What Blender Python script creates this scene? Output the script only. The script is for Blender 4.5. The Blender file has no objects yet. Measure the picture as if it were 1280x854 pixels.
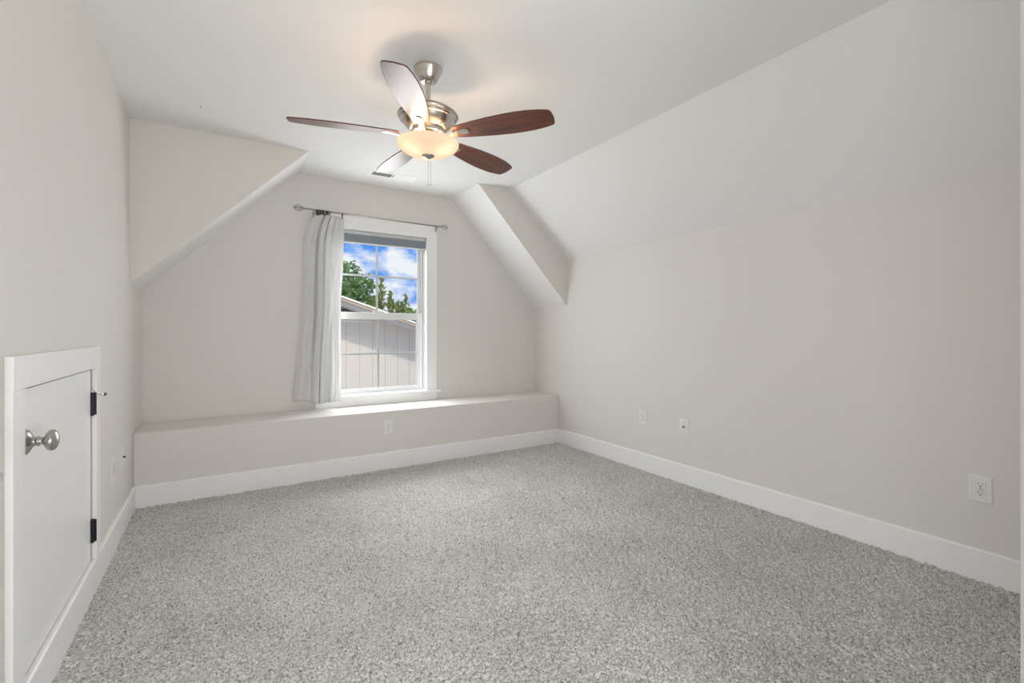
import bpy, bmesh, math, random
from mathutils import Vector, Matrix
C = bpy.context.scene.collection
R = math.radians
PI = math.pi

# ------------------------------------------------------------------ camera, world, lights, exposure
sc = bpy.context.scene
CAM_H = 1.14
cam = bpy.data.cameras.new('camera')
cam_o = bpy.data.objects.new('camera', cam)
C.objects.link(cam_o)
cam.sensor_width = 36.0
cam.lens = 586.2 / 1280.0 * 36.0
cam.shift_y = (414.62 - 427.0) / 1280.0
cam.clip_start = 0.02
cam.clip_end = 300
cam_o.location = (0, 0, CAM_H)
cam_o.rotation_euler = (R(90), 0, R(-31.873))
sc.camera = cam_o

sc.view_settings.view_transform = 'Standard'
sc.view_settings.look = 'None'
sc.view_settings.exposure = 0.0
sc.view_settings.gamma = 1.0
sc.view_settings.use_curve_mapping = False
sc.cycles.use_denoising = True
sc.cycles.max_bounces = 10
sc.cycles.diffuse_bounces = 6
sc.cycles.glossy_bounces = 4
sc.cycles.transparent_max_bounces = 12
sc.cycles.sample_clamp_indirect = 6.0

world = bpy.data.worlds.new('sky')
sc.world = world
world.use_nodes = True
wn, wl = world.node_tree.nodes, world.node_tree.links
wn.clear()
w_out = wn.new('ShaderNodeOutputWorld')
w_bg = wn.new('ShaderNodeBackground')
w_tc = wn.new('ShaderNodeTexCoord')
w_map = wn.new('ShaderNodeMapping')
w_map.inputs['Scale'].default_value = (1.0, 1.0, 1.7)
w_map.inputs['Location'].default_value = (0.31, 0.0, 0.12)
w_no = wn.new('ShaderNodeTexNoise')
w_no.inputs['Scale'].default_value = 8.0
w_no.inputs['Detail'].default_value = 7.0
w_no.inputs['Roughness'].default_value = 0.55
w_rp = wn.new('ShaderNodeValToRGB')
w_rp.color_ramp.elements[0].position = 0.45
w_rp.color_ramp.elements[0].color = (0.11, 0.34, 0.95, 1)
w_rp.color_ramp.elements[1].position = 0.56
w_rp.color_ramp.elements[1].color = (0.92, 0.95, 1.0, 1)
w_bg.inputs['Strength'].default_value = 1.0
wl.new(w_tc.outputs['Generated'], w_map.inputs['Vector'])
wl.new(w_map.outputs['Vector'], w_no.inputs['Vector'])
wl.new(w_no.outputs['Fac'], w_rp.inputs['Fac'])
wl.new(w_rp.outputs['Color'], w_bg.inputs['Color'])
wl.new(w_bg.outputs['Background'], w_out.inputs['Surface'])


def light(name, kind, loc, energy, color=(1, 1, 1), target=None, size=None, size_y=None, radius=None, parent=None):
    l = bpy.data.lights.new(name, kind)
    l.energy = energy
    l.color = color
    if kind == 'AREA':
        l.shape = 'RECTANGLE'
        l.size, l.size_y = size, size_y
    if radius is not None:
        l.shadow_soft_size = radius
    o = bpy.data.objects.new(name, l)
    C.objects.link(o)
    o.location = loc
    if target is not None:
        o.rotation_euler = (Vector(target) - Vector(loc)).to_track_quat('-Z', 'Y').to_euler()
    if parent:
        o.parent = parent
    return o


sun = light('sun', 'SUN', (0, 0, 20), 1.7, (1.0, 0.95, 0.86))
sun.rotation_euler = Vector((0.33, 1.0, -1.47)).to_track_quat('-Z', 'Y').to_euler()
sun.data.angle = R(0.6)
# skylight entering through the window opening
light('window_skylight', 'AREA', (1.245, 4.328, 1.245), 23.0, (0.96, 0.985, 1.0), (1.245, 0, 1.245), 0.87, 1.30)
# the bright upper sky, falling through the window onto ledge and carpet
light('upper_skylight', 'AREA', (1.3, 6.3, 3.6), 275, (0.965, 0.985, 1.0), (1.5, 2.9, 0.0), 2.2, 1.4)
# added fill lamps behind the camera, standing for no real source
light('rear_fill', 'AREA', (0.85, -0.50, 1.0), 18.5, (0.965, 0.985, 1.0), (0.6, 3.5, 2.9), 0.6, 0.6)
light('low_fill', 'AREA', (-0.30, -0.20, 0.55), 16.2, (0.965, 0.985, 1.0), (3.0, 2.6, 0.9), 0.6, 0.6)  # added low fill to lift the right wall

# room measures (metres; x across the window wall, y towards it)
XL, XR = -0.481, 2.976
YB, YH, YW = 3.872, 3.742, 4.309
ZC, ZK, ZB = 2.474, 1.870, 0.4774
XC = 2.295
YF = -1.2
ZHL, ZHR = 1.442, 1.404
XHL, XHR = 0.555, 1.969
BBH, BBT = 0.136, 0.015


# ------------------------------------------------------------------ materials
def new_mat(name):
    m = bpy.data.materials.new(name)
    m.use_nodes = True
    nt = m.node_tree
    return m, nt.nodes, nt.links, nt.nodes['Principled BSDF']


def mat(name, col, rough=0.5, metal=0.0, spec=0.5, bump=0.0, bump_scale=300.0, var=0.0, var_scale=3.0, coat=0.0, coord='Object'):
    m, n, l, p = new_mat(name)
    p.inputs['Base Color'].default_value = (*col, 1)
    p.inputs['Roughness'].default_value = rough
    p.inputs['Metallic'].default_value = metal
    p.inputs['Specular IOR Level'].default_value = spec
    p.inputs['Coat Weight'].default_value = coat
    tc = n.new('ShaderNodeTexCoord')
    if bump > 0:
        t = n.new('ShaderNodeTexNoise')
        t.inputs['Scale'].default_value = bump_scale
        t.inputs['Detail'].default_value = 3
        b = n.new('ShaderNodeBump')
        b.inputs['Strength'].default_value = bump
        b.inputs['Distance'].default_value = 0.002
        l.new(tc.outputs[coord], t.inputs['Vector'])
        l.new(t.outputs['Fac'], b.inputs['Height'])
        l.new(b.outputs['Normal'], p.inputs['Normal'])
    if var > 0:
        t = n.new('ShaderNodeTexNoise')
        t.inputs['Scale'].default_value = var_scale
        t.inputs['Detail'].default_value = 4
        r = n.new('ShaderNodeValToRGB')
        r.color_ramp.elements[0].position = 0.3
        r.color_ramp.elements[1].position = 0.7
        r.color_ramp.elements[0].color = (*[c * (1 - var) for c in col], 1)
        r.color_ramp.elements[1].color = (*[min(1, c * (1 + var)) for c in col], 1)
        l.new(tc.outputs[coord], t.inputs['Vector'])
        l.new(t.outputs['Fac'], r.inputs['Fac'])
        l.new(r.outputs['Color'], p.inputs['Base Color'])
    return m


M = {}
M['paint'] = mat('wall_paint', (0.745, 0.723, 0.690), 0.65, spec=0.25, bump=0.12, bump_scale=260)
M['ceiling'] = mat('ceiling_paint', (0.80, 0.80, 0.795), 0.7, spec=0.2, bump=0.10, bump_scale=220)
M['trim'] = mat('trim_enamel', (0.90, 0.90, 0.90), 0.32, spec=0.45, bump=0.05, bump_scale=60)
M['vinyl'] = mat('window_vinyl', (0.790, 0.795, 0.800), 0.3)
M['plastic'] = mat('white_plastic', (0.80, 0.795, 0.775), 0.28)
M['slot'] = mat('dark_slot', (0.02, 0.02, 0.02), 0.6)
M['nickel'] = mat('brushed_nickel', (0.60, 0.56, 0.51), 0.27, 1.0, bump=0.05, bump_scale=500)
M['pewter'] = mat('satin_pewter', (0.46, 0.45, 0.43), 0.26, 1.0)
M['rod'] = mat('rod_metal', (0.42, 0.41, 0.39), 0.35, 1.0)
M['darkmetal'] = mat('ring_metal', (0.09, 0.085, 0.08), 0.4, 0.8)
M['black'] = mat('black_hinge', (0.012, 0.012, 0.022), 0.4, 0.3)
M['shade'] = mat('shade_fabric', (0.38, 0.425, 0.475), 0.8, bump=0.2, bump_scale=700)
M['shaderail'] = mat('shade_rail', (0.55, 0.57, 0.59), 0.45)
M['shadebottom'] = mat('shade_bottom', (0.42, 0.42, 0.41), 0.5)
M['drift'] = mat('subfloor', (0.3, 0.25, 0.2), 0.9)
M['fascia'] = mat('white_fascia', (0.86, 0.82, 0.74), 0.5)
M['soffit'] = mat('tan_soffit', (0.46, 0.34, 0.23), 0.8, var=0.15, var_scale=8)
M['shingle'] = mat('roof_shingle', (0.16, 0.12, 0.10), 0.9, var=0.35, var_scale=12, bump=0.6, bump_scale=30)
M['louvre'] = mat('vent_louvre', (0.17, 0.16, 0.14), 0.8)
M['bark'] = mat('bark', (0.10, 0.07, 0.045), 0.9, var=0.3, var_scale=9, bump=0.6, bump_scale=25)
M['bounce_ground'] = mat('pale_bounce_ground', (0.44, 0.40, 0.33), 0.95, var=0.15, var_scale=4, bump=0.5, bump_scale=30)  # unseen ground, made pale to bounce sunlight up onto the house
M['rubber'] = mat('dark_rubber', (0.10, 0.095, 0.09), 0.6)


def carpet_mat():
    m, n, l, p = new_mat('carpet')
    p.inputs['Roughness'].default_value = 0.95
    p.inputs['Specular IOR Level'].default_value = 0.1
    p.inputs['Sheen Weight'].default_value = 0.8
    p.inputs['Sheen Roughness'].default_value = 0.5
    tc = n.new('ShaderNodeTexCoord')
    a = n.new('ShaderNodeTexNoise')
    a.inputs['Scale'].default_value = 130
    a.inputs['Detail'].default_value = 3
    a.inputs['Roughness'].default_value = 0.6
    r = n.new('ShaderNodeValToRGB')
    r.color_ramp.elements[0].position = 0.35
    r.color_ramp.elements[1].position = 0.57
    r.color_ramp.elements[0].color = (0.205, 0.190, 0.168, 1)
    r.color_ramp.elements[1].color = (0.80, 0.780, 0.742, 1)
    b = n.new('ShaderNodeTexNoise')                       # broad vacuum and foot marks
    b.inputs['Scale'].default_value = 2.6
    b.inputs['Detail'].default_value = 3
    mr = n.new('ShaderNodeMapRange')
    mr.inputs['From Min'].default_value = 0.35
    mr.inputs['From Max'].default_value = 0.65
    mr.inputs['To Min'].default_value = 0.90
    mr.inputs['To Max'].default_value = 1.06
    mx = n.new('ShaderNodeMix')
    mx.data_type = 'RGBA'
    mx.blend_type = 'MULTIPLY'
    mx.inputs['Factor'].default_value = 1.0
    bp = n.new('ShaderNodeBump')
    bp.inputs['Strength'].default_value = 0.8
    bp.inputs['Distance'].default_value = 0.010
    f = n.new('ShaderNodeTexNoise')
    f.inputs['Scale'].default_value = 150
    f.inputs['Detail'].default_value = 3
    l.new(tc.outputs['Object'], a.inputs['Vector'])
    l.new(tc.outputs['Object'], b.inputs['Vector'])
    l.new(tc.outputs['Object'], f.inputs['Vector'])
    l.new(a.outputs['Fac'], r.inputs['Fac'])
    l.new(b.outputs['Fac'], mr.inputs['Value'])
    l.new(r.outputs['Color'], mx.inputs['A'])
    l.new(mr.outputs['Result'], mx.inputs['B'])
    l.new(mx.outputs['Result'], p.inputs['Base Color'])
    l.new(f.outputs['Fac'], bp.inputs['Height'])
    l.new(bp.outputs['Normal'], p.inputs['Normal'])
    return m


def wood_mat():
    m, n, l, p = new_mat('cherry_blade')
    tc = n.new('ShaderNodeTexCoord')
    mp = n.new('ShaderNodeMapping')
    mp.inputs['Scale'].default_value = (3.0, 46.0, 10.0)
    t = n.new('ShaderNodeTexNoise')
    t.inputs['Scale'].default_value = 1.0
    t.inputs['Detail'].default_value = 5
    r = n.new('ShaderNodeValToRGB')
    r.color_ramp.elements[0].position = 0.32
    r.color_ramp.elements[1].position = 0.68
    r.color_ramp.elements[0].color = (0.050, 0.013, 0.008, 1)
    r.color_ramp.elements[1].color = (0.165, 0.042, 0.019, 1)
    l.new(tc.outputs['Object'], mp.inputs['Vector'])
    l.new(mp.outputs['Vector'], t.inputs['Vector'])
    l.new(t.outputs['Fac'], r.inputs['Fac'])
    l.new(r.outputs['Color'], p.inputs['Base Color'])
    p.inputs['Roughness'].default_value = 0.34
    p.inputs['Coat Weight'].default_value = 0.35
    p.inputs['Coat Roughness'].default_value = 0.28
    return m


def glass_pane_mat():
    m, n, l, p = new_mat('pane_glass')
    n.remove(p)
    out = n['Material Output']
    tr = n.new('ShaderNodeBsdfTransparent')
    tr.inputs['Color'].default_value = (0.97, 0.98, 0.975, 1)
    gl = n.new('ShaderNodeBsdfGlossy')
    gl.inputs['Roughness'].default_value = 0.02
    fr = n.new('ShaderNodeFresnel')
    fr.inputs['IOR'].default_value = 1.25
    mx = n.new('ShaderNodeMixShader')
    l.new(fr.outputs['Fac'], mx.inputs['Fac'])
    l.new(tr.outputs[0], mx.inputs[1])
    l.new(gl.outputs[0], mx.inputs[2])
    l.new(mx.outputs[0], out.inputs['Surface'])
    return m


def bowl_mat():
    m, n, l, p = new_mat('frosted_bowl')
    n.remove(p)
    out = n['Material Output']
    d = n.new('ShaderNodeBsdfDiffuse')
    d.inputs['Color'].default_value = (0.62, 0.50, 0.38, 1)
    t = n.new('ShaderNodeBsdfTranslucent')
    t.inputs['Color'].default_value = (0.050, 0.044, 0.036, 1)
    mx = n.new('ShaderNodeMixShader')
    mx.inputs['Fac'].default_value = 0.5
    e = n.new('ShaderNodeEmission')
    e.inputs['Color'].default_value = (1.0, 0.78, 0.56, 1)
    e.inputs['Strength'].default_value = 0.50
    ad = n.new('ShaderNodeAddShader')
    l.new(d.outputs[0], mx.inputs[1])
    l.new(t.outputs[0], mx.inputs[2])
    l.new(mx.outputs[0], ad.inputs[0])
    l.new(e.outputs[0], ad.inputs[1])
    l.new(ad.outputs[0], out.inputs['Surface'])
    return m


def curtain_mat():
    m, n, l, p = new_mat('white_linen')
    out = n['Material Output']
    tc = n.new('ShaderNodeTexCoord')
    w = n.new('ShaderNodeTexNoise')
    w.inputs['Scale'].default_value = 120
    mp = n.new('ShaderNodeMapping')
    mp.inputs['Scale'].default_value = (1, 1, 0.25)
    r = n.new('ShaderNodeValToRGB')
    r.color_ramp.elements[0].position = 0.3
    r.color_ramp.elements[1].position = 0.7
    r.color_ramp.elements[0].color = (0.72, 0.72, 0.72, 1)
    r.color_ramp.elements[1].color = (0.77, 0.77, 0.77, 1)
    b = n.new('ShaderNodeBump')
    b.inputs['Strength'].default_value = 0.15
    b.inputs['Distance'].default_value = 0.002
    t = n.new('ShaderNodeBsdfTranslucent')
    t.inputs['Color'].default_value = (0.80, 0.80, 0.79, 1)
    mx = n.new('ShaderNodeMixShader')
    mx.inputs['Fac'].default_value = 0.22
    p.inputs['Roughness'].default_value = 0.9
    p.inputs['Specular IOR Level'].default_value = 0.1
    l.new(tc.outputs['Object'], mp.inputs['Vector'])
    l.new(mp.outputs['Vector'], w.inputs['Vector'])
    l.new(w.outputs['Fac'], r.inputs['Fac'])
    l.new(r.outputs['Color'], p.inputs['Base Color'])
    l.new(w.outputs['Fac'], b.inputs['Height'])
    l.new(b.outputs['Normal'], p.inputs['Normal'])
    l.new(p.outputs[0], mx.inputs[1])
    l.new(t.outputs[0], mx.inputs[2])
    l.new(mx.outputs[0], out.inputs['Surface'])
    return m


def siding_mat():
    m, n, l, p = new_mat('grooved_siding')
    tc = n.new('ShaderNodeTexCoord')
    sx = n.new('ShaderNodeSeparateXYZ')
    ad = n.new('ShaderNodeMath'); ad.operation = 'ADD'; ad.inputs[1].default_value = 50 * 0.2236 - 1.892
    dv = n.new('ShaderNodeMath'); dv.operation = 'DIVIDE'; dv.inputs[1].default_value = 0.2236
    fr = n.new('ShaderNodeMath'); fr.operation = 'FRACT'
    lt = n.new('ShaderNodeMath'); lt.operation = 'LESS_THAN'; lt.inputs[1].default_value = 0.045
    t = n.new('ShaderNodeTexNoise'); t.inputs['Scale'].default_value = 6; t.inputs['Detail'].default_value = 5
    r = n.new('ShaderNodeValToRGB')
    r.color_ramp.elements[0].color = (0.62, 0.535, 0.435, 1)
    r.color_ramp.elements[1].color = (0.72, 0.63, 0.515, 1)
    mx = n.new('ShaderNodeMix'); mx.data_type = 'RGBA'
    mx.inputs['B'].default_value = (0.47, 0.41, 0.33, 1)
    l.new(tc.outputs['Object'], sx.inputs[0]); l.new(sx.outputs['X'], ad.inputs[0]); l.new(ad.outputs[0], dv.inputs[0])
    l.new(dv.outputs[0], fr.inputs[0]); l.new(fr.outputs[0], lt.inputs[0]); l.new(lt.outputs[0], mx.inputs['Factor'])
    l.new(tc.outputs['Object'], t.inputs['Vector']); l.new(t.outputs['Fac'], r.inputs['Fac']); l.new(r.outputs['Color'], mx.inputs['A'])
    l.new(mx.outputs['Result'], p.inputs['Base Color'])
    p.inputs['Roughness'].default_value = 0.8
    return m


def leaf_mat(name, c0, c1):
    m, n, l, p = new_mat(name)
    out = n['Material Output']
    g = n.new('ShaderNodeNewGeometry')
    r = n.new('ShaderNodeValToRGB')
    r.color_ramp.elements[0].color = (*c0, 1)
    r.color_ramp.elements[1].color = (*c1, 1)
    t = n.new('ShaderNodeBsdfTranslucent')
    mx = n.new('ShaderNodeMixShader')
    mx.inputs['Fac'].default_value = 0.3
    p.inputs['Roughness'].default_value = 0.6
    l.new(g.outputs['Random Per Island'], r.inputs['Fac'])
    l.new(r.outputs['Color'], p.inputs['Base Color'])
    l.new(r.outputs['Color'], t.inputs['Color'])
    l.new(p.outputs[0], mx.inputs[1])
    l.new(t.outputs[0], mx.inputs[2])
    l.new(mx.outputs[0], out.inputs['Surface'])
    return m


def crystal_mat():
    m, n, l, p = new_mat('crystal')
    p.inputs['Base Color'].default_value = (0.95, 0.96, 0.95, 1)
    p.inputs['Roughness'].default_value = 0.04
    p.inputs['Transmission Weight'].default_value = 0.75
    p.inputs['IOR'].default_value = 1.5
    return m


M['carpet'] = carpet_mat()
M['wood'] = wood_mat()
M['glass'] = glass_pane_mat()
M['bowl'] = bowl_mat()
M['linen'] = curtain_mat()
M['siding'] = siding_mat()
M['leaf'] = leaf_mat('broad_leaf', (0.16, 0.30, 0.08), (0.42, 0.58, 0.22))
M['needle'] = leaf_mat('cypress_spray', (0.30, 0.36, 0.08), (0.60, 0.62, 0.22))
M['shrubleaf'] = leaf_mat('shrub_leaf', (0.20, 0.34, 0.06), (0.45, 0.58, 0.16))
M['crystal'] = crystal_mat()


# ------------------------------------------------------------------ mesh helpers
def obj(name, bm, m, parent=None, smooth=False, loc=None, bevel=0.0, segs=2):
    """link a bmesh as one object; m is one material or a list (faces carry material_index)"""
    bmesh.ops.recalc_face_normals(bm, faces=bm.faces)
    me = bpy.data.meshes.new(name)
    bm.to_mesh(me)
    bm.free()
    for x in (m if isinstance(m, (list, tuple)) else [m]):
        me.materials.append(x)
    o = bpy.data.objects.new(name, me)
    C.objects.link(o)
    if smooth:
        for p in me.polygons:
            p.use_smooth = True
    if bevel:
        md = o.modifiers.new('bevel', 'BEVEL')
        md.width = bevel
        md.segments = segs
        md.limit_method = 'ANGLE'
        md.angle_limit = R(40)
    if parent:
        o.parent = parent
    if loc:
        o.location = loc
    return o


def struct(name, bm, m, parent=None, **k):
    o = obj(name, bm, m, parent, **k)
    if parent is None:
        o['kind'] = 'structure'
    return o


def thing(name, label, cat, loc=(0, 0, 0), group=None, kind=None):
    o = bpy.data.objects.new(name, None)
    o.empty_display_size = 0.05
    C.objects.link(o)
    o.location = loc
    o['label'] = label
    o['category'] = cat
    if group:
        o['group'] = group
    if kind:
        o['kind'] = kind
    return o


def tag(o, label, cat, group=None):
    o['label'] = label
    o['category'] = cat
    if group:
        o['group'] = group
    return o


def box(bm, x0, x1, y0, y1, z0, z1, mi=0):
    v = [bm.verts.new(p) for p in ((x0, y0, z0), (x1, y0, z0), (x1, y1, z0), (x0, y1, z0),
                                   (x0, y0, z1), (x1, y0, z1), (x1, y1, z1), (x0, y1, z1))]
    for f in ((0, 3, 2, 1), (4, 5, 6, 7), (0, 1, 5, 4), (1, 2, 6, 5), (2, 3, 7, 6), (3, 0, 4, 7)):
        bm.faces.new([v[i] for i in f]).material_index = mi
    return bm


def bxs(*args):
    bm = bmesh.new()
    for a in args:
        box(bm, *a)
    return bm


def prism(bm, poly, a, b, axis='y', mats=None):
    """extrude a 2-D polygon along an axis from a to b; mats: material index per side (len(poly)) then caps"""
    def P(p, t):
        return {'y': (p[0], t, p[1]), 'x': (t, p[0], p[1]), 'z': (p[0], p[1], t)}[axis]
    A = [bm.verts.new(P(p, a)) for p in poly]
    B = [bm.verts.new(P(p, b)) for p in poly]
    n = len(poly)
    for i in range(n):
        f = bm.faces.new((A[i], A[(i + 1) % n], B[(i + 1) % n], B[i]))
        if mats:
            f.material_index = mats[i]
    for c in (A, B):
        f = bm.faces.new(c)
        if mats:
            f.material_index = mats[n]
    return bm


def lathe(bm, prof, seg=40, c=(0, 0, 0), axis='z'):
    rings = []
    for r, h in prof:
        ring = []
        for i in range(seg):
            a = 2 * PI * i / seg
            u, v = r * math.cos(a), r * math.sin(a)
            p = {'z': (u, v, h), 'x': (h, u, v), 'y': (u, h, v)}[axis]
            ring.append(bm.verts.new((p[0] + c[0], p[1] + c[1], p[2] + c[2])))
        rings.append(ring)
    for a, b in zip(rings, rings[1:]):
        for i in range(seg):
            bm.faces.new((a[i], a[(i + 1) % seg], b[(i + 1) % seg], b[i]))
    for ring, pr in ((rings[0], prof[0]), (rings[-1], prof[-1])):
        if pr[0] > 1e-6:
            bm.faces.new(ring)
    bmesh.ops.remove_doubles(bm, verts=bm.verts[:], dist=1e-6)
    return bm


def tube(bm, pts, r, seg=8, closed=False):
    pts = [Vector(p) for p in pts]
    n = len(pts)
    rs = r if isinstance(r, (list, tuple)) else [r] * n
    rings = []
    up = None
    for i, p in enumerate(pts):
        if closed:
            t = (pts[(i + 1) % n] - pts[i - 1]).normalized()
        else:
            t = (pts[min(i + 1, n - 1)] - pts[max(i - 1, 0)]).normalized()
        if up is None:
            up = t.orthogonal().normalized()
        else:
            up = (up - t * up.dot(t))
            up = up.normalized() if up.length > 1e-6 else t.orthogonal().normalized()
        s = t.cross(up)
        rings.append([bm.verts.new(p + (up * math.cos(2 * PI * k / seg) + s * math.sin(2 * PI * k / seg)) * rs[i]) for k in range(seg)])
    m = n if closed else n - 1
    for i in range(m):
        a, b = rings[i], rings[(i + 1) % n]
        for k in range(seg):
            bm.faces.new((a[k], a[(k + 1) % seg], b[(k + 1) % seg], b[k]))
    if not closed:
        bm.faces.new(rings[0])
        bm.faces.new(rings[-1])
    return bm


def copy_tree(o, parent=None):
    c = o.copy()
    C.objects.link(c)
    if parent:
        c.parent = parent
    for ch in [x for x in bpy.data.objects if x.parent == o]:
        copy_tree(ch, c)
    return c


# ------------------------------------------------------------------ the room shell
# carpeted floor: a fine grid raised into tufts, so the pile shades itself
def carpet():
    nx, ny = 560, 720
    x0, x1, y0, y1 = XL - 0.02, XR + 0.02, -0.45, YB + 0.02
    vs = [(x0 + (x1 - x0) * i / nx, y0 + (y1 - y0) * j / ny, 0.0) for j in range(ny + 1) for i in range(nx + 1)]
    fs = [(j * (nx + 1) + i, j * (nx + 1) + i + 1, (j + 1) * (nx + 1) + i + 1, (j + 1) * (nx + 1) + i) for j in range(ny) for i in range(nx)]
    me = bpy.data.meshes.new('floor')
    me.from_pydata(vs, [], fs)
    me.materials.append(M['carpet'])
    o = bpy.data.objects.new('floor', me)
    C.objects.link(o)
    for p in me.polygons:
        p.use_smooth = True
    tx = bpy.data.textures.new('tufts', 'CLOUDS')
    tx.noise_scale = 0.012
    tx.noise_depth = 1
    d = o.modifiers.new('tufts', 'DISPLACE')
    d.texture = tx
    d.texture_coords = 'LOCAL'
    d.direction = 'Z'
    d.strength = 0.028
    d.mid_level = 0.75
    o['kind'] = 'structure'
    return o


carpet()
struct('floor_slab', bxs((XL - 0.12, XR + 0.12, YF - 0.1, YW + 0.15, -0.2, -0.03)), M['drift'])

# ceiling: flat part and the sloping part over the right wall, in one shell
bm = bmesh.new()
box(bm, XL - 0.12, XC, YF - 0.1, YW + 0.15, ZC, ZC + 0.12)
struct('ceiling', bm, M['ceiling'])
bm = prism(bmesh.new(), [(XC, ZC), (XR, ZK), (XR + 0.12, ZK), (XR + 0.12, ZC + 0.12), (XC, ZC + 0.12)], YF - 0.1, YW + 0.15)
struct('ceiling_slope', bm, M['ceiling'])

# left wall with the access-door opening
DY0, DY1, DZ0, DZ1 = 1.832, 2.735, BBH, 0.986
EY0, EY1 = 0.600, 1.532
wx0, wx1 = XL - 0.12, XL
bm = bxs((wx0, wx1, YF - 0.1, EY0, 0, ZC), (wx0, wx1, EY0, EY1, DZ1, ZC), (wx0, wx1, EY0, EY1, 0, DZ0),
         (wx0, wx1, EY1, DY0, 0, ZC), (wx0, wx1, DY0, DY1, DZ1, ZC), (wx0, wx1, DY0, DY1, 0, DZ0),
         (wx0, wx1, DY1, YW + 0.15, 0, ZC))
struct('wall_left', bm, M['paint'])
struct('wall_right', bxs((XR, XR + 0.12, YF - 0.1, YW + 0.15, 0, ZK)), M['paint'])
# window wall
WX0, WX1, WZ0, WZ1 = 0.778, 1.712, 0.552, 2.066
bm = bxs((XL, WX0, YW, YW + 0.15, 0, ZC), (WX1, XC, YW, YW + 0.15, 0, ZC), (WX0, WX1, YW, YW + 0.15, 0, WZ0), (WX0, WX1, YW, YW + 0.15, WZ1, ZC))
prism(bm, [(XC, 0), (XR, 0), (XR, ZK), (XC, ZC)], YW, YW + 0.15)
struct('wall_back', bm, M['paint'])
# short wall beside the camera, and the hall end behind it
bm = bxs((1.181, XR, 0.10, 0.225, 0, ZK), (1.181, 1.30, YF, 0.10, 0, ZC))
prism(bm, [(1.181, ZK), (XR, ZK), (XC, ZC), (1.181, ZC)], 0.10, 0.225)
struct('wall_front', bm, M['paint'])
# added piece at that wall's end, angled away from the fills to stay darker
struct('added_trim', prism(bmesh.new(), [(1.181, 0.2255), (1.128, 0.209), (1.128, 0.190), (1.181, 0.190)], 0, ZC, 'z'), M['paint'])
struct('wall_hall', bxs((XL, 1.181, YF - 0.1, YF, 0, ZC)), M['paint'])
# dropped dormer sides: painted front, white sloping underside
bm = prism(bmesh.new(), [(XL, ZHL), (XHL, ZC), (XL, ZC)], YH, YW, mats=[1, 0, 0, 0])
struct('wall_dormer_left', bm, [M['paint'], M['ceiling']])
bm = prism(bmesh.new(), [(XHR, ZC), (XR, ZHR), (XR, ZK), (XC, ZC)], YH, YW, mats=[1, 0, 0, 0, 0])
struct('wall_dormer_right', bm, [M['paint'], M['ceiling']])
# ledge under the window
struct('wall_ledge', bxs((XL, XR, YB, YW, 0, ZB)), M['paint'], bevel=0.006)


def board(poly, a, b, axis):
    return prism(bmesh.new(), poly, a, b, axis)


def bb_poly(s, x):     # profile of a flat baseboard with an eased top, growing from x in direction s
    return [(x, -0.02), (x + s * BBT, -0.02), (x + s * BBT, BBH - 0.006), (x + s * (BBT - 0.005), BBH), (x, BBH)]


struct('baseboard_left', board([(p[0], p[1]) for p in bb_poly(1, XL)], YF, YB, 'y'), M['trim'])
struct('baseboard_right', board(bb_poly(-1, XR), 0.225, YB, 'y'), M['trim'])
struct('baseboard_back', board(bb_poly(-1, YB), XL + BBT, XR - BBT, 'x'), M['trim'])
# ------------------------------------------------------------------ low access doors in the left wall
def access_door(name, y0, y1, hinges=True):
    """opening y0..y1 (casing inner edges), flat casing, flush slab"""
    root = bpy.data.objects.new(name, None)
    C.objects.link(root)
    root.location = (XL, (y0 + y1) / 2, BBH)
    root['kind'] = 'structure'
    root['category'] = 'door'
    ox, oy, oz = root.location
    z0, z1 = BBH, 0.981
    cw = 0.093
    xf = 0.017

    def b(a, c, d, e, f, g):
        return box(bmesh.new(), a, c, d - oy, e - oy, f - oz, g - oz)
    obj('side_casing', b(0, xf, y0 - cw, y0, z0, z1), M['trim'], root, bevel=0.0015)
    obj('side_casing', b(0, xf, y1, y1 + 0.078, z0, z1), M['trim'], root, bevel=0.0015)
    obj('head_casing', b(0, xf + 0.001, y0 - cw, y1 + 0.078, z1, 1.074), M['trim'], root, bevel=0.0015)
    obj('door_jamb', bxs((-0.12, -0.045, y0 - 0.005 - oy, y0 + 0.02 - oy, 0, z1 - oz), (-0.12, -0.045, y1 - 0.02 - oy, y1 + 0.005 - oy, 0, z1 - oz),
                         (-0.12, -0.045, y0 + 0.02 - oy, y1 - 0.02 - oy, z1 - 0.02 - oz, z1 + 0.005 - oz)), M['trim'], root)
    leaf = obj('door_leaf', b(-0.040, -0.002, y0 + 0.003, y1 - 0.006, z0 + 0.004, z1 - 0.009), M['trim'], root, bevel=0.001)
    return root, leaf


d1, leaf1 = access_door('door_1', 1.837, 2.7296)
d1['label'] = 'low white access door with a pewter knob and black hinges'
o0 = d1.location


def rel(o, x, y, z):
    return (x - o.location[0], y - o.location[1], z - o.location[2])


for z0, z1 in ((0.774, 0.872), (0.216, 0.313)):
    bm = bmesh.new()
    p, q = rel(d1, -0.4825, 2.7262, z0), rel(d1, -0.4642, 2.7294, z1)
    box(bm, p[0], q[0], p[1], q[1], p[2], q[2])
    c = rel(d1, -0.4765, 2.7215, z0)
    lathe(bm, [(0.0065, 0), (0.0065, z1 - z0)], 16, c)
    lathe(bm, [(0.0042, -0.004), (0.0042, z1 - z0 + 0.004)], 12, c)
    h = obj('hinge', bm, M['black'], d1)
    h['label'] = 'black hinge'
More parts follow.
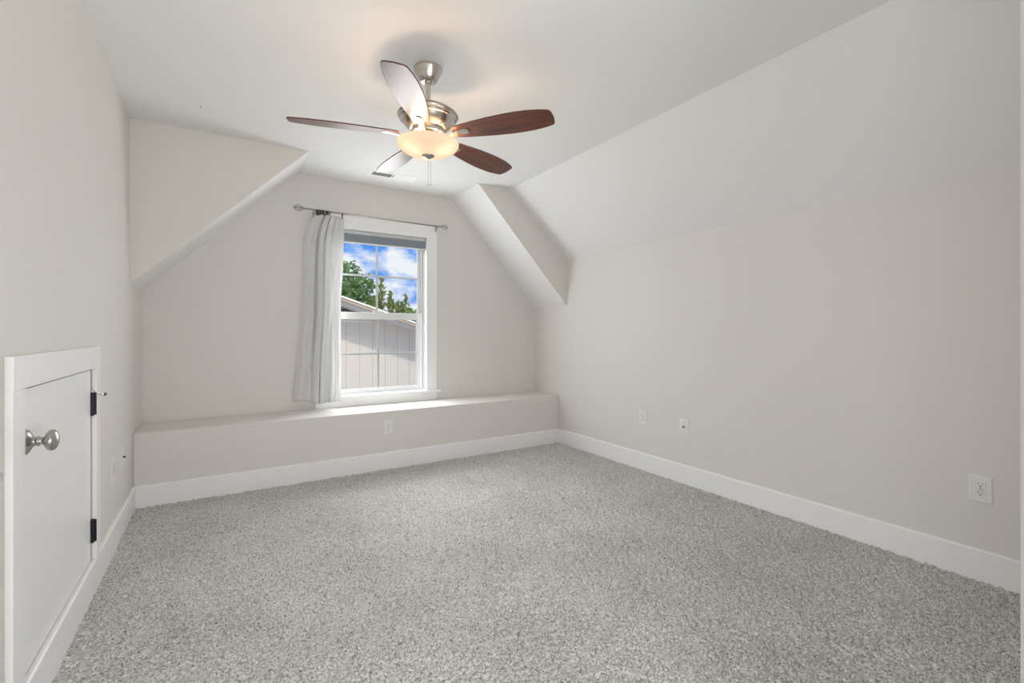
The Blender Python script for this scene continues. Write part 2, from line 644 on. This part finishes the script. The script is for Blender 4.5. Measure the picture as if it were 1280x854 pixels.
# pin stop on the top hinge
bm = bmesh.new()
c = rel(d1, -0.4765, 2.7215, 0.874)
lathe(bm, [(0.009, 0), (0.009, 0.004), (0.0055, 0.006), (0.0055, 0.010)], 14, c)
tube(bm, [rel(d1, -0.474, 2.722, 0.877), rel(d1, -0.462, 2.741, 0.8665), rel(d1, -0.446, 2.765, 0.8585)], 0.0032, 8)
lathe(bm, [(0.0, -0.003), (0.007, -0.002), (0.007, 0.002), (0.0, 0.003)], 12, rel(d1, -0.452, 2.756, 0.8615), 'y')
st = obj('hinge_stop', bm, M['nickel'], d1, smooth=False)
bm = lathe(bmesh.new(), [(0.0, -0.007), (0.006, -0.006), (0.0075, 0.0), (0.006, 0.006), (0.0, 0.007)], 12, rel(d1, -0.443, 2.770, 0.8575), 'y')
obj('rubber_tip', bm, M['rubber'], st)


def knob_egg(c):
    bm = bmesh.new()
    # rose plate, neck with a ring, egg-shaped grip (along +x)
    lathe(bm, [(0.036, 0), (0.036, 0.003), (0.034, 0.006), (0.027, 0.010), (0.018, 0.014), (0.013, 0.019), (0.012, 0.024), (0.0145, 0.026), (0.0145, 0.029),
               (0.011, 0.031), (0.011, 0.038), (0.014, 0.041), (0.022, 0.044), (0.029, 0.049), (0.0315, 0.055), (0.0305, 0.061), (0.025, 0.067), (0.014, 0.071), (0.0, 0.0725)], 36, c, 'x')
    return bm


k = obj('knob', knob_egg(rel(d1, -0.483, 1.912, 0.817)), M['pewter'], d1, smooth=True)
k['label'] = 'round satin pewter door knob'

d2, leaf2 = access_door('door_2', 0.606, 1.526)
d2['label'] = 'second white access door nearer the camera with a faceted glass knob'
bm = lathe(bmesh.new(), [(0.027, 0), (0.027, 0.003), (0.018, 0.007), (0.010, 0.010), (0.010, 0.034)], 24, rel(d2, -0.483, 1.487, 0.817), 'x')
ns = obj('knob_stem', bm, M['pewter'], d2, smooth=False)
bm = lathe(bmesh.new(), [(0.010, 0.033), (0.019, 0.040), (0.0225, 0.052), (0.019, 0.063), (0.012, 0.068), (0.0, 0.068)], 8, rel(d2, -0.483, 1.487, 0.817), 'x')
kk = obj('knob', bm, M['crystal'], d2)
kk['label'] = 'faceted clear glass door knob'

# ------------------------------------------------------------------ the window
win = bpy.data.objects.new('window_1', None)
C.objects.link(win)
win.location = (1.245, YW, 0.56)
win['kind'] = 'structure'
win['category'] = 'window'
win['label'] = 'white double-hung window with four-light sashes in the window wall'


def wb(name, m, *boxes, bevel=0.0015, parent=None):
    bm = bmesh.new()
    p = win.location
    for a in boxes:
        box(bm, a[0] - p[0], a[1] - p[0], a[2] - p[1], a[3] - p[1], a[4] - p[2], a[5] - p[2])
    return obj(name, bm, m, parent or win, bevel=bevel)


IX0, IX1, IZ0, IZ1 = 0.798, 1.692, 0.580, 2.046
wb('side_casing', M['trim'], (0.690, IX0, YW - 0.020, YW, 0.575, IZ1))
wb('side_casing', M['trim'], (IX1, 1.800, YW - 0.020, YW, 0.575, IZ1))
wb('head_casing', M['trim'], (0.690, 1.800, YW - 0.021, YW, IZ1, 2.164))
wb('window_stool', M['trim'], (0.662, 1.832, YW - 0.050, YW, 0.553, 0.575), (IX0, IX1, YW, YW + 0.06, 0.553, 0.580), bevel=0.004)
wb('window_apron', M['trim'], (0.690, 1.800, YW - 0.018, YW, ZB, 0.553))
# jamb liner with two sash tracks
wb('window_jamb', M['vinyl'], (WX0, IX0, YW, YW + 0.15, IZ0, IZ1), (IX1, WX1, YW, YW + 0.15, IZ0, IZ1), (WX0, WX1, YW, YW + 0.15, IZ1, WZ1), (WX0, WX1, YW + 0.06, YW + 0.15, WZ0, IZ0),
   (IX0, IX0 + 0.012, YW + 0.022, YW + 0.036, IZ0, IZ1), (IX1 - 0.012, IX1, YW + 0.022, YW + 0.036, IZ0, IZ1),
   (IX0, IX0 + 0.014, YW + 0.064, YW + 0.074, IZ0, IZ1), (IX1 - 0.014, IX1, YW + 0.064, YW + 0.074, IZ0, IZ1))


def sash(name, x0, x1, z0, z1, y, gx0, gx1, gz0, gz1):
    t = 0.013
    s = wb(name, M['vinyl'], (x0, gx0, y - t, y + t, z0, z1), (gx1, x1, y - t, y + t, z0, z1), (gx0, gx1, y - t, y + t, gz1, z1), (gx0, gx1, y - t, y + t, z0, gz0))
    p = win.location
    xm, zm = (gx0 + gx1) / 2, (gz0 + gz1) / 2
    m = 0.009
    bm = bxs((xm - m - p[0], xm + m - p[0], y - 0.004 - p[1], y + 0.004 - p[1], gz0 - p[2], gz1 - p[2]),
             (gx0 - p[0], xm - m - p[0], y - 0.004 - p[1], y + 0.004 - p[1], zm - m - p[2], zm + m - p[2]),
             (xm + m - p[0], gx1 - p[0], y - 0.004 - p[1], y + 0.004 - p[1], zm - m - p[2], zm + m - p[2]))
    obj('muntin', bm, M['vinyl'], s)
    bm = bxs((gx0 - p[0], gx1 - p[0], y - 0.0075 - p[1], y - 0.0055 - p[1], gz0 - p[2], gz1 - p[2]))
    obj('glass_pane', bm, M['glass'], s)
    return s


sash('lower_sash', 0.820, 1.670, 0.584, 1.316, YW + 0.047, 0.877, 1.613, 0.622, 1.252)
sash('upper_sash', 0.812, 1.678, 1.290, 2.040, YW + 0.090, 0.852, 1.638, 1.318, 1.996)
bm = bxs((1.20 - 1.245, 1.29 - 1.245, 0.035, 0.060, 1.316 - 0.56, 1.330 - 0.56))
obj('sash_lock', bm, M['vinyl'], win, bevel=0.003)
# ------------------------------------------------------------------ things by the window
# pleated shade stacked at the top of the window
sh = thing('window_shade', 'slate blue window shade drawn up at the top of the window', 'shade', (1.245, YW + 0.010, 2.044))
hw = 0.440
obj('head_rail', bxs((-hw, hw, -0.020, 0.020, -0.034, 0.0)), M['shaderail'], sh, bevel=0.003)
prof = []
zz = -0.034
nfold = 9
for i in range(nfold):
    prof += [(-0.014, zz - 0.001), (-0.020, zz - 0.0035)]
    zz -= 0.007
front = prof + [(-0.014, zz)]
poly = front + [(0.016, zz), (0.016, -0.034)]
bm = prism(bmesh.new(), [(p[0], p[1]) for p in poly], -hw, hw, 'x')
obj('shade_fabric', bm, M['shade'], sh)
obj('bottom_rail', bxs((-hw, hw, -0.021, 0.018, zz - 0.015, zz)), M['shadebottom'], sh, bevel=0.004)

# curtain rod with wire finials and two brackets
RY, RZ = 4.222, 2.158
rod = thing('curtain_rod', 'thin pewter curtain rod with open loop finials above the window', 'curtain rod', (1.22, RY, RZ))
bm = tube(bmesh.new(), [(0.585 - 1.22, 0, 0.006), (1.815 - 1.22, 0, -0.003)], 0.0055, 12)
obj('rod', bm, M['rod'], rod, smooth=True)


def finial(x, s, z):
    bm = bmesh.new()
    for tilt in (0, R(65)):
        pts = []
        for i in range(28):
            a = 2 * PI * i / 28
            u = 0.034 * (1 - math.cos(a))
            v = 0.0190 * math.sin(a) * (1.15 - 0.25 * math.cos(a))
            pts.append((x + s * u, v * math.sin(tilt), z + v * math.cos(tilt)))
        tube(bm, pts, 0.0040, 6, closed=True)
    lathe(bm, [(0.0, -0.010), (0.008, -0.008), (0.009, 0.0), (0.008, 0.008), (0.0, 0.010)], 12, (x, 0, z), 'x')
    return obj('finial', bm, M['rod'], rod, smooth=True)


finial(0.585 - 1.22, -1, 0.006)
finial(1.815 - 1.22, 1, -0.003)
for x in (0.676, 1.788):
    bm = bmesh.new()
    box(bm, x - 1.22 - 0.008, x - 1.22 + 0.008, YW - 0.0225 - RY if x > 1 else YW - 0.004 - RY, YW - RY, -0.045, 0.022)
    tube(bm, [(x - 1.22, YW - 0.004 - RY, -0.012), (x - 1.22, 0.012, -0.014), (x - 1.22, 0.0, -0.0125), (x - 1.22, -0.008, -0.004)], 0.0045, 8)
    obj('bracket', bm, M['rod'], rod)


# white curtain gathered at the left side of the window
def interp(tab, z):
    for (z0, a), (z1, b) in zip(tab, tab[1:]):
        if z <= z0 and z >= z1:
            t = (z0 - z) / (z0 - z1)
            return a + (b - a) * t
    return tab[0][1] if z > tab[0][0] else tab[-1][1]


LEFT = [(2.13, 0.676), (2.07, 0.642), (2.00, 0.612), (1.90, 0.594), (1.50, 0.586), (1.236, 0.568), (0.908, 0.540), (0.55, 0.514)]
RIGHT = [(2.13, 0.920), (1.93, 0.914), (1.45, 0.893), (0.55, 0.887)]
# folds: (u position, y offset) knots; towards the room is negative
KN_TOP = [(0.0, 0.012), (0.10, 0.000), (0.24, -0.014), (0.33, 0.012), (0.345, -0.022), (0.47, -0.020), (0.50, 0.014), (0.53, -0.016), (0.63, -0.012), (0.68, 0.018), (0.76, 0.004), (0.88, 0.018), (1.0, 0.026)]
KN_MID = [(0.0, 0.020), (0.10, 0.004), (0.27, -0.008), (0.335, 0.024), (0.36, -0.030), (0.47, -0.034), (0.51, 0.014), (0.54, -0.034), (0.66, -0.044), (0.76, -0.022), (0.84, 0.016), (0.92, 0.008), (1.0, 0.026)]
KN_BOT = [(0.0, 0.016), (0.12, -0.006), (0.30, -0.020), (0.44, -0.038), (0.485, -0.034), (0.505, 0.026), (0.53, -0.016), (0.62, -0.006), (0.70, 0.004), (0.74, -0.050), (0.84, -0.034), (0.92, -0.010), (1.0, 0.016)]


def knot(tab, u):
    for (u0, a), (u1, b) in zip(tab, tab[1:]):
        if u <= u1:
            t = (u - u0) / (u1 - u0)
            t = t * t * (3 - 2 * t)
            return a + (b - a) * t
    return tab[-1][1]


cur = thing('curtain', 'white linen curtain gathered at the left side of the window', 'curtain', (0.75, RY, RZ))
bm = bmesh.new()
NU, NV = 130, 70
ztop = 2.128
grid = []
for j in range(NV + 1):
    v = j / NV
    row = []
    for i in range(NU + 1):
        u = i / NU
        zb = 0.560 - 0.030 * u + 0.010 * math.sin(u * 9)
        z = ztop + (zb - ztop) * v
        x = interp(LEFT, z) * (1 - u) + interp(RIGHT, z) * u
        if v < 0.5:
            y = knot(KN_TOP, u) * (1 - v * 2) + knot(KN_MID, u) * v * 2
        else:
            y = knot(KN_MID, u) * (2 - v * 2) + knot(KN_BOT, u) * (v * 2 - 1)
        y += 0.003 * math.sin(14 * v + 9 * u) + 0.0015 * math.sin(37 * u + 23 * v)
        x += 0.003 * math.sin(11 * v + 5 * u)
        row.append(bm.verts.new((x - 0.75, y, z - RZ)))
    grid.append(row)
for j in range(NV):
    for i in range(NU):
        bm.faces.new((grid[j][i], grid[j][i + 1], grid[j + 1][i + 1], grid[j + 1][i]))
cl = obj('fabric_panel', bm, M['linen'], cur, smooth=True)
md = cl.modifiers.new('thickness', 'SOLIDIFY')
md.thickness = 0.0016
# clip rings: a bunch at the left, one loose at the right edge
rx = [0.688, 0.697, 0.706, 0.713, 0.722, 0.730, 0.737, 0.746, 0.753, 0.768, 0.776, 0.790, 0.896]
for i, x in enumerate(rx):
    bm = bmesh.new()
    z = interp([(0.9, -0.0), (0.5, 0.004)], x)
    tube(bm, [(x - 0.75 + 0.004 * math.sin(i * 2.1) * math.cos(2 * PI * k / 20), 0.0145 * math.cos(2 * PI * k / 20), z - 0.008 + 0.0155 * math.sin(2 * PI * k / 20)) for k in range(20)], 0.0034, 6, closed=True)
    box(bm, x - 0.75 - 0.004, x - 0.75 + 0.004, -0.003, 0.003, z - 0.040, z - 0.022)
    r_ = obj('curtain_ring', bm, M['darkmetal'], cur)

# ------------------------------------------------------------------ outlets and plates
def plate_slab(w, h):
    """cover plate lying in the local x-z plane, facing -y"""
    bm = bmesh.new()
    t = 0.005
    a, b = w / 2, h / 2
    e = 0.004
    v0 = [bm.verts.new(p) for p in ((-a, 0, -b), (a, 0, -b), (a, 0, b), (-a, 0, b))]
    v1 = [bm.verts.new(p) for p in ((-a, -t * 0.45, -b), (a, -t * 0.45, -b), (a, -t * 0.45, b), (-a, -t * 0.45, b))]
    v2 = [bm.verts.new(p) for p in ((-a + e, -t, -b + e), (a - e, -t, -b + e), (a - e, -t, b - e), (-a + e, -t, b - e))]
    for A, B in ((v0, v1), (v1, v2)):
        for i in range(4):
            bm.faces.new((A[i], A[(i + 1) % 4], B[(i + 1) % 4], B[i]))
    bm.faces.new(v0)
    bm.faces.new(v2)
    return bm


def outlet(label, w=0.079, h=0.122):
    t = thing('wall_outlet', label, 'outlet', group='duplex outlets low on the walls')
    obj('cover_plate', plate_slab(w, h), M['plastic'], t)
    for s in (1, -1):
        z = s * 0.0195
        bm = bmesh.new()
        poly = []
        for i in range(32):
            a = 2 * PI * i / 32
            x, y = 0.0172 * math.cos(a), 0.0172 * math.sin(a)
            poly.append((x, max(-0.0142, min(0.0142, y)) + z))
        prism(bm, poly, -0.0075, -0.004, 'y')
        rc = obj('receptacle', bm, M['plastic'], t, bevel=0.0006)
        bm = bxs((-0.0075, -0.0055, -0.0080, -0.0070, z + 0.0005, z + 0.0095), (0.0055, 0.0072, -0.0080, -0.0070, z + 0.0015, z + 0.0085))
        lathe(bm, [(0.0028, -0.0080), (0.0028, -0.0070)], 12, (0, 0, z - 0.0065), 'y')
        obj('slots', bm, M['slot'], rc)
    bm = lathe(bmesh.new(), [(0.003, -0.0062), (0.003, -0.0045)], 12, (0, 0, 0), 'y')
    obj('screw', bm, M['pewter'], t)
    return t


def put(t, loc, rz):
    t.location = loc
    t.rotation_euler = (0, 0, rz)
    return t


o1 = put(outlet('white duplex outlet on the right wall nearest the camera, large and low'), (XR, 0.694, 0.414), R(-90))
o2 = put(copy_tree(o1), (XR, 2.728, 0.4255), R(-90))
o2['label'] = 'small white duplex outlet on the right wall nearest the window corner'
o3 = put(copy_tree(o1), (1.1915, YB, 0.338), 0)
o3['label'] = 'white duplex outlet on the ledge front under the window'
o4 = put(copy_tree(o1), (XL, 3.190, 0.412), R(90))
o4['label'] = 'white duplex outlet on the left wall beside the low access door'


def jack(label, w=0.079, h=0.122, stub=0.010):
    t = thing('cable_plate', label, 'wall plate', group='cable jack plates')
    obj('cover_plate', plate_slab(w, h), M['plastic'], t)
    bm = lathe(bmesh.new(), [(0.0068, -0.005), (0.0068, -0.008), (0.0046, -0.008), (0.0046, -0.008 - stub)], 12, (0, 0, 0.002), 'y')
    obj('coax_jack', bm, M['rubber'], t)
    for s in (1, -1):
        bm = lathe(bmesh.new(), [(0.003, -0.0062), (0.003, -0.0045)], 12, (0, 0, s * 0.042), 'y')
        obj('screw', bm, M['pewter'], t)
    return t


j1 = put(jack('white cable plate with a dark jack on the right wall between its two outlets'), (XR, 2.321, 0.4185), R(-90))
j2 = put(copy_tree(j1), (XL, 3.475, 0.416), R(90))
j2['label'] = 'white cable plate with a dark jack on the left wall near the ledge'

# ------------------------------------------------------------------ ceiling register
vt = thing('air_vent', 'white two-way air register in the ceiling near the window', 'vent', (1.247, 3.957, ZC))
L, W = 0.208, 0.073
fl, fw = 0.165, 0.044
obj('vent_frame', bxs((-L, L, -W, -fw, -0.0035, 0), (-L, L, fw, W, -0.0035, 0), (-L, -fl, -fw, fw, -0.0035, 0), (fl, L, -fw, fw, -0.0035, 0), (-0.006, 0.006, -fw, fw, -0.0035, 0)), M['trim'], vt, bevel=0.001)
obj('duct_shade', bxs((-fl, fl, -fw, fw, -0.0008, -0.0002)), M['slot'], vt)  # black sheet painting the shade behind the louvres, no duct modelled
for k in range(22):
    x = -fl + 0.0075 + k * (2 * fl - 0.015) / 21
    if abs(x) < 0.008:
        continue
    s = -1 if x < 0 else 1
    dx = 0.0028 if x < 0 else 0.0068
    bm = prism(bmesh.new(), [(x - s * dx, -0.0010), (x - s * dx + 0.0012, -0.0010), (x + s * dx + 0.0012, -0.0042), (x + s * dx, -0.0042)], -fw, fw)
    obj('louvre', bm, M['trim'], vt)

bm = lathe(bmesh.new(), [(0.006, 0), (0.006, -0.002), (0.003, -0.004), (0.0, -0.004)], 12)
o = obj('ceiling_screw', bm, M['pewter'], loc=(-0.0986, 3.331, ZC))
tag(o, 'tiny grey screw head in the ceiling left of the fan', 'screw')
# ------------------------------------------------------------------ ceiling fan
FX, FY = 0.895, 2.245
fan = thing('ceiling_fan', 'five-blade ceiling fan with cherry blades, nickel body and lit glass bowl', 'ceiling fan', (FX, FY, ZC))
bm = lathe(bmesh.new(), [(0.071, 0.0), (0.071, -0.009), (0.069, -0.014), (0.062, -0.028), (0.050, -0.054), (0.042, -0.066), (0.036, -0.069), (0.022, -0.071), (0.0, -0.071)], 48)
obj('canopy', bm, M['nickel'], fan, smooth=True, bevel=0.001)
bm = lathe(bmesh.new(), [(0.019, -0.066), (0.019, -0.080), (0.0125, -0.082), (0.0125, -0.180)], 24)
obj('downrod', bm, M['nickel'], fan, smooth=True, bevel=0.001)
bm = lathe(bmesh.new(), [(0.0, -0.166), (0.019, -0.168), (0.022, -0.182), (0.045, -0.190), (0.090, -0.202), (0.128, -0.219), (0.150, -0.236), (0.154, -0.243), (0.151, -0.248), (0.144, -0.250),
                         (0.145, -0.258), (0.140, -0.263), (0.132, -0.265), (0.128, -0.274), (0.112, -0.294), (0.095, -0.306), (0.090, -0.310), (0.0, -0.310)], 56)
obj('motor_housing', bm, M['nickel'], fan, smooth=True, bevel=0.001)
bm = lathe(bmesh.new(), [(0.0, -0.310), (0.080, -0.310), (0.084, -0.318), (0.084, -0.334), (0.068, -0.340), (0.060, -0.342), (0.060, -0.364), (0.072, -0.367), (0.072, -0.376), (0.0, -0.376)], 40)
obj('switch_housing', bm, M['nickel'], fan, smooth=True, bevel=0.001)
# frosted bowl, open at the top
op = []
for i in range(15):
    a = i / 14 * PI / 2
    op.append((0.155 * math.cos(a) ** 0.80, -0.382 - 0.060 * math.sin(a) ** 1.15))
op[-1] = (0.0, -0.442)
bm = lathe(bmesh.new(), [(0.1495, -0.380), (0.1545, -0.378)] + op, 56)
# the first ring stays open
bmesh.ops.delete(bm, geom=[f for f in bm.faces if len(f.verts) > 8], context='FACES_ONLY')
obj('glass_bowl', bm, M['bowl'], fan, smooth=True)
bm = lathe(bmesh.new(), [(0.0, -0.437), (0.029, -0.439), (0.032, -0.442), (0.027, -0.447), (0.014, -0.452), (0.006, -0.458), (0.0, -0.459)], 28)
obj('bowl_finial', bm, M['pewter'], fan, smooth=True)
bm = tube(bmesh.new(), [(0, 0, -0.374), (0, 0, -0.440)], 0.006, 10)
obj('bowl_stem', bm, M['nickel'], fan)
for dx, dy, z0 in ((0.0, 0.0, -0.457), (0.0105, -0.0065, -0.450)):
    bm = bmesh.new()
    z1 = -0.596
    tube(bm, [(dx, dy, z0), (dx, dy, z1 + 0.012)], 0.0010, 6)
    lathe(bm, [(0.0, 0.014), (0.0022, 0.012), (0.0028, 0.004), (0.002, 0.0), (0.0, 0.0)], 10, (dx, dy, z1))
    obj('pull_chain', bm, M['nickel'], fan)


def blade_mesh():
    """blade along +x from its root, local z across the thickness"""
    prof = [(0.150, 0.040), (0.19, 0.048), (0.26, 0.058), (0.34, 0.0675), (0.42, 0.0735), (0.49, 0.0745), (0.55, 0.071), (0.60, 0.063), (0.628, 0.056)]
    pts = [(r, -h) for r, h in prof]
    # gently rounded tip
    tip = [(0.642, -0.050), (0.650, -0.036), (0.655, 0.0), (0.651, 0.038), (0.643, 0.051)]
    pts = pts + tip + [(r, h) for r, h in reversed(prof)] + [(0.142, 0.022), (0.140, 0.0), (0.142, -0.022)]
    return prism(bmesh.new(), pts, -0.003, 0.003, 'z')


def iron_mesh():
    """blade iron: flat arm rising from the flywheel to the underside of the blade"""
    bm = bmesh.new()
    st = [(0.070, -0.030, 0.017), (0.100, -0.026, 0.015), (0.130, -0.018, 0.012), (0.155, -0.0095, 0.014), (0.185, -0.0065, 0.018), (0.202, -0.0060, 0.020), (0.218, -0.0060, 0.016), (0.226, -0.0060, 0.007)]
    rows = []
    for x, z, w in st:
        rows.append([bm.verts.new((x, -w, z)), bm.verts.new((x, 0, z - 0.003)), bm.verts.new((x, w, z)), bm.verts.new((x, w, z + 0.003)), bm.verts.new((x, -w, z + 0.003))])
    for a, b in zip(rows, rows[1:]):
        for i in range(5):
            bm.faces.new((a[i], a[(i + 1) % 5], b[(i + 1) % 5], b[i]))
    bm.faces.new(rows[0])
    bm.faces.new(rows[-1])
    return bm


bl0 = ir0 = None
for kf in range(5):
    a = R(165 + 72 * kf)
    if bl0 is None:
        b_ = bl0 = obj('fan_blade', blade_mesh(), M['wood'], fan, bevel=0.0012)
        i_ = ir0 = obj('blade_iron', iron_mesh(), M['nickel'], fan, bevel=0.001)
    else:
        b_, i_ = bl0.copy(), ir0.copy()
        C.objects.link(b_)
        C.objects.link(i_)
        b_.parent = i_.parent = fan
    b_.location = i_.location = (0, 0, -0.342)
    b_.rotation_euler = (R(-12.5), 0, a)
    i_.rotation_euler = (R(-12.5), 0, a)
# three bulbs in the bowl
for kf in range(3):
    a = R(68 + 120 * kf)
    light('bowl_bulb', 'POINT', (0.085 * math.cos(a), 0.085 * math.sin(a), -0.388), 3.2, (1.0, 0.74, 0.48), radius=0.025, parent=fan)

# ------------------------------------------------------------------ outside the window
hs = thing('neighbour_house', 'pale grooved-siding gable house wall seen through the window', 'house', (0.6, 8.3, -3.0))
GX, GZ = 0.6, 2.046        # ridge line
SL = 0.333
HX = 4.5


def rl(z):
    return z + 3.0


# siding wall, gable shaped
ez = GZ - 0.068 - SL * HX
bm = prism(bmesh.new(), [(-HX, 0), (HX, 0), (HX, rl(ez)), (0, rl(GZ - 0.068)), (-HX, rl(ez))], 0.0, 4.0)
w = obj('siding_wall', bm, M['siding'], hs)
w.location.x = 0
for s in (-1, 1):
    L0 = HX + 0.45
    # frieze board on the wall, under the soffit
    bm = prism(bmesh.new(), [(0, rl(GZ)), (s * L0, rl(GZ - SL * L0)), (s * L0, rl(GZ - SL * L0 - 0.076)), (0, rl(GZ - 0.076))], -0.03, 0.0)
    obj('frieze_board', bm, M['fascia'], hs)
    # roof slab with overhang, tan underside, shingled top
    bm = prism(bmesh.new(), [(0, rl(GZ + 0.001)), (s * L0, rl(GZ + 0.001 - SL * L0)), (s * L0, rl(GZ + 0.022 - SL * L0)), (0, rl(GZ + 0.022))], -0.43, 4.3, mats=[0, 1, 1, 1, 0])
    obj('roof', bm, [M['soffit'], M['shingle']], hs)
    bm = prism(bmesh.new(), [(0, rl(GZ - 0.050)), (s * L0, rl(GZ - 0.050 - SL * L0)), (s * L0, rl(GZ - SL * L0)), (0, rl(GZ))], -0.445, -0.43)
    obj('rake_board', bm, M['soffit'], hs)
    bm = prism(bmesh.new(), [(0, rl(GZ - 0.002)), (s * L0, rl(GZ - 0.002 - SL * L0)), (s * L0, rl(GZ + 0.026 - SL * L0)), (0, rl(GZ + 0.026))], -0.460, -0.430)
    obj('rake_fascia', bm, M['fascia'], hs)
# louvred triangular gable vent and the trim band under it
vx, vz = 1.46, 1.45
vh = SL * vx
bm = prism(bmesh.new(), [(-vx, rl(vz)), (vx, rl(vz)), (0, rl(vz + vh))], -0.012, 0.0)
gv = obj('gable_vent', bm, M['slot'], hs)
for kf in range(10):
    z = vz + 0.02 + kf * 0.045
    hwid = vx * (1 - (z + 0.02 - vz) / vh) - 0.01
    if hwid < 0.05:
        break
    bm = prism(bmesh.new(), [(-0.034, rl(z)), (-0.026, rl(z)), (-0.010, rl(z + 0.026)), (-0.018, rl(z + 0.026))], -hwid, hwid, 'x')
    obj('vent_louvre', bm, M['louvre'], gv)
bm = bxs((-1.66, 1.66, -0.022, 0.0, rl(1.310), rl(1.328)))
obj('trim_band', bm, M['fascia'], hs)

g = struct('ground', bxs((-40, 50, 5.0, 60, -3.2, -3.0)), M['bounce_ground'])


def foliage(name, pts, m, parent, size, seed, flat=0.3, jitter=1.0, up=None):
    """leaf clumps: many small folded leaf quads scattered around the given points (x, y, z, spread)"""
    rnd = random.Random(seed)
    bm = bmesh.new()
    for (x, y, z, sp, n) in pts:
        for _ in range(n):
            d = Vector((rnd.gauss(0, 1), rnd.gauss(0, 1), rnd.gauss(0, 1)))
            d.normalize()
            p = Vector((x, y, z)) + d * sp * (0.55 + 0.45 * rnd.random())
            ax = Vector((rnd.gauss(0, 1), rnd.gauss(0, 1), rnd.gauss(0, 1) if up is None else abs(rnd.gauss(0, 1)) + up)).normalized()
            s = ax.cross(Vector((rnd.gauss(0, 1), rnd.gauss(0, 1), rnd.gauss(0, 1)))).normalized()
            nn = ax.cross(s)
            l_ = size * rnd.uniform(0.7, 1.3)
            w_ = l_ * flat
            v = [bm.verts.new(p), bm.verts.new(p + ax * l_ * 0.5 + s * w_ + nn * w_ * 0.3), bm.verts.new(p + ax * l_), bm.verts.new(p + ax * l_ * 0.5 - s * w_ + nn * w_ * 0.3)]
            bm.faces.new((v[0], v[1], v[2]))
            bm.faces.new((v[0], v[2], v[3]))
    me = bpy.data.meshes.new(name)
    bm.to_mesh(me)
    bm.free()
    me.materials.append(m)
    o = bpy.data.objects.new(name, me)
    C.objects.link(o)
    o.parent = parent
    return o


# broad-leaved tree
TX, TY = 2.76, 17.6
tr = thing('leafy_tree', 'bright green broad-leaved tree behind the gable roof, left half of the window', 'tree', (TX, TY, -3.0))
rnd = random.Random(7)
bm = bmesh.new()
tube(bm, [(0, 0, 0), (0.05, 0, 1.6), (-0.05, 0.1, 3.2), (0.1, 0, 4.6), (0.15, 0.05, 5.6)], [0.22, 0.19, 0.16, 0.10, 0.03], 10)
cl_pts = []
for i in range(95):
    a = rnd.uniform(0, 2 * PI)
    h = rnd.uniform(2.9, 6.3)
    rmax = 2.5 * math.sqrt(max(0.02, 1 - ((h - 4.55) / 1.95) ** 2))
    rr = rmax * rnd.uniform(0.55, 1.0)
    p = (rr * math.cos(a), rr * math.sin(a), h)
    tube(bm, [(0.05, 0, max(1.8, h - 1.5)), (p[0] * 0.5, p[1] * 0.5, h - 0.5), p], [0.05, 0.03, 0.012], 6)
    cl_pts.append((*p, 0.42, 150))
for i in range(14):
    a = rnd.uniform(0, 2 * PI)
    cl_pts.append((math.cos(a) * 1.0, math.sin(a) * 1.0, rnd.uniform(3.6, 5.6), 0.55, 120))
obj('trunk', bm, M['bark'], tr)
foliage('foliage', cl_pts, M['leaf'], tr, 0.15, 3, 0.34)


def conifer(name, label, x, y, tips, seed):
    """cypress-like evergreen: several upright spires with ascending sprays"""
    t = thing(name, label, 'tree', (x, y, -3.0))
    rn = random.Random(seed)
    bm_ = bmesh.new()
    tube(bm_, [(0, 0, 0), (0, 0, 2.2), (0, 0, 4.2)], [0.18, 0.14, 0.05], 8)
    pts = []
    for (dx, dy, h, n) in tips:
        z0 = 2.6
        tube(bm_, [(dx * 0.25, dy * 0.25, z0 - 0.4), (dx * 0.75, dy, (z0 + h) / 2), (dx, dy, h)], [0.06, 0.035, 0.006], 6)
        for i in range(n):
            q = i / n
            z = h - q * (h - z0)
            rad = 0.012 + 0.75 * q ** 0.95
            cx = dx * (1 - 0.35 * q ** 2)
            for _ in range(3 + int(4 * q)):
                a_ = rn.uniform(0, 2 * PI)
                rr_ = rad * rn.uniform(0.3, 1.0)
                pts.append((cx + rr_ * math.cos(a_), dy + rr_ * math.sin(a_), z + rn.uniform(-0.04, 0.04), 0.02 + 0.06 * q, 11))
    obj('trunk', bm_, M['bark'], t)
    foliage('foliage', pts, M['needle'], t, 0.10, seed + 1, 0.15, up=1.2)
    return t


tips = [(-0.21, 0, 5.90, 44), (0.12, 0.1, 5.47, 36), (-0.42, 0.1, 5.20, 30), (0.36, 0, 5.12, 28), (0.66, 0.1, 5.36, 30), (-0.02, -0.3, 5.15, 30), (0.50, -0.2, 5.02, 24), (-0.55, 0.2, 4.98, 22),
        (-0.32, -0.2, 5.35, 30), (0.24, 0.2, 5.22, 26), (0.55, 0.2, 5.10, 24)]
conifer('cypress_tree', 'olive green cypress with upright spires, right half of the window', 4.28, 14.0,
        [(a * 0.9, b * 0.8, (h - 4.14) * 0.864 + 4.14, n) for a, b, h, n in tips], 11)

sb = thing('garden_shrub', 'light green bush low at the right edge of the window view', 'bush', (6.35, 17.5, -3.0))
pts = []
rnd = random.Random(21)
bm = bmesh.new()
for i in range(40):
    a = rnd.uniform(0, 2 * PI)
    rr = rnd.uniform(0.2, 1.25)
    h = rnd.uniform(3.4, 5.0) - 0.25 * rr
    p = (rr * math.cos(a), rr * math.sin(a), h)
    tube(bm, [(0, 0, 0.2), (p[0] * 0.4, p[1] * 0.4, h * 0.6), p], [0.05, 0.03, 0.01], 6)
    pts.append((*p, 0.34, 120))
obj('stems', bm, M['bark'], sb)
foliage('foliage', pts, M['shrubleaf'], sb, 0.13, 5, 0.34)
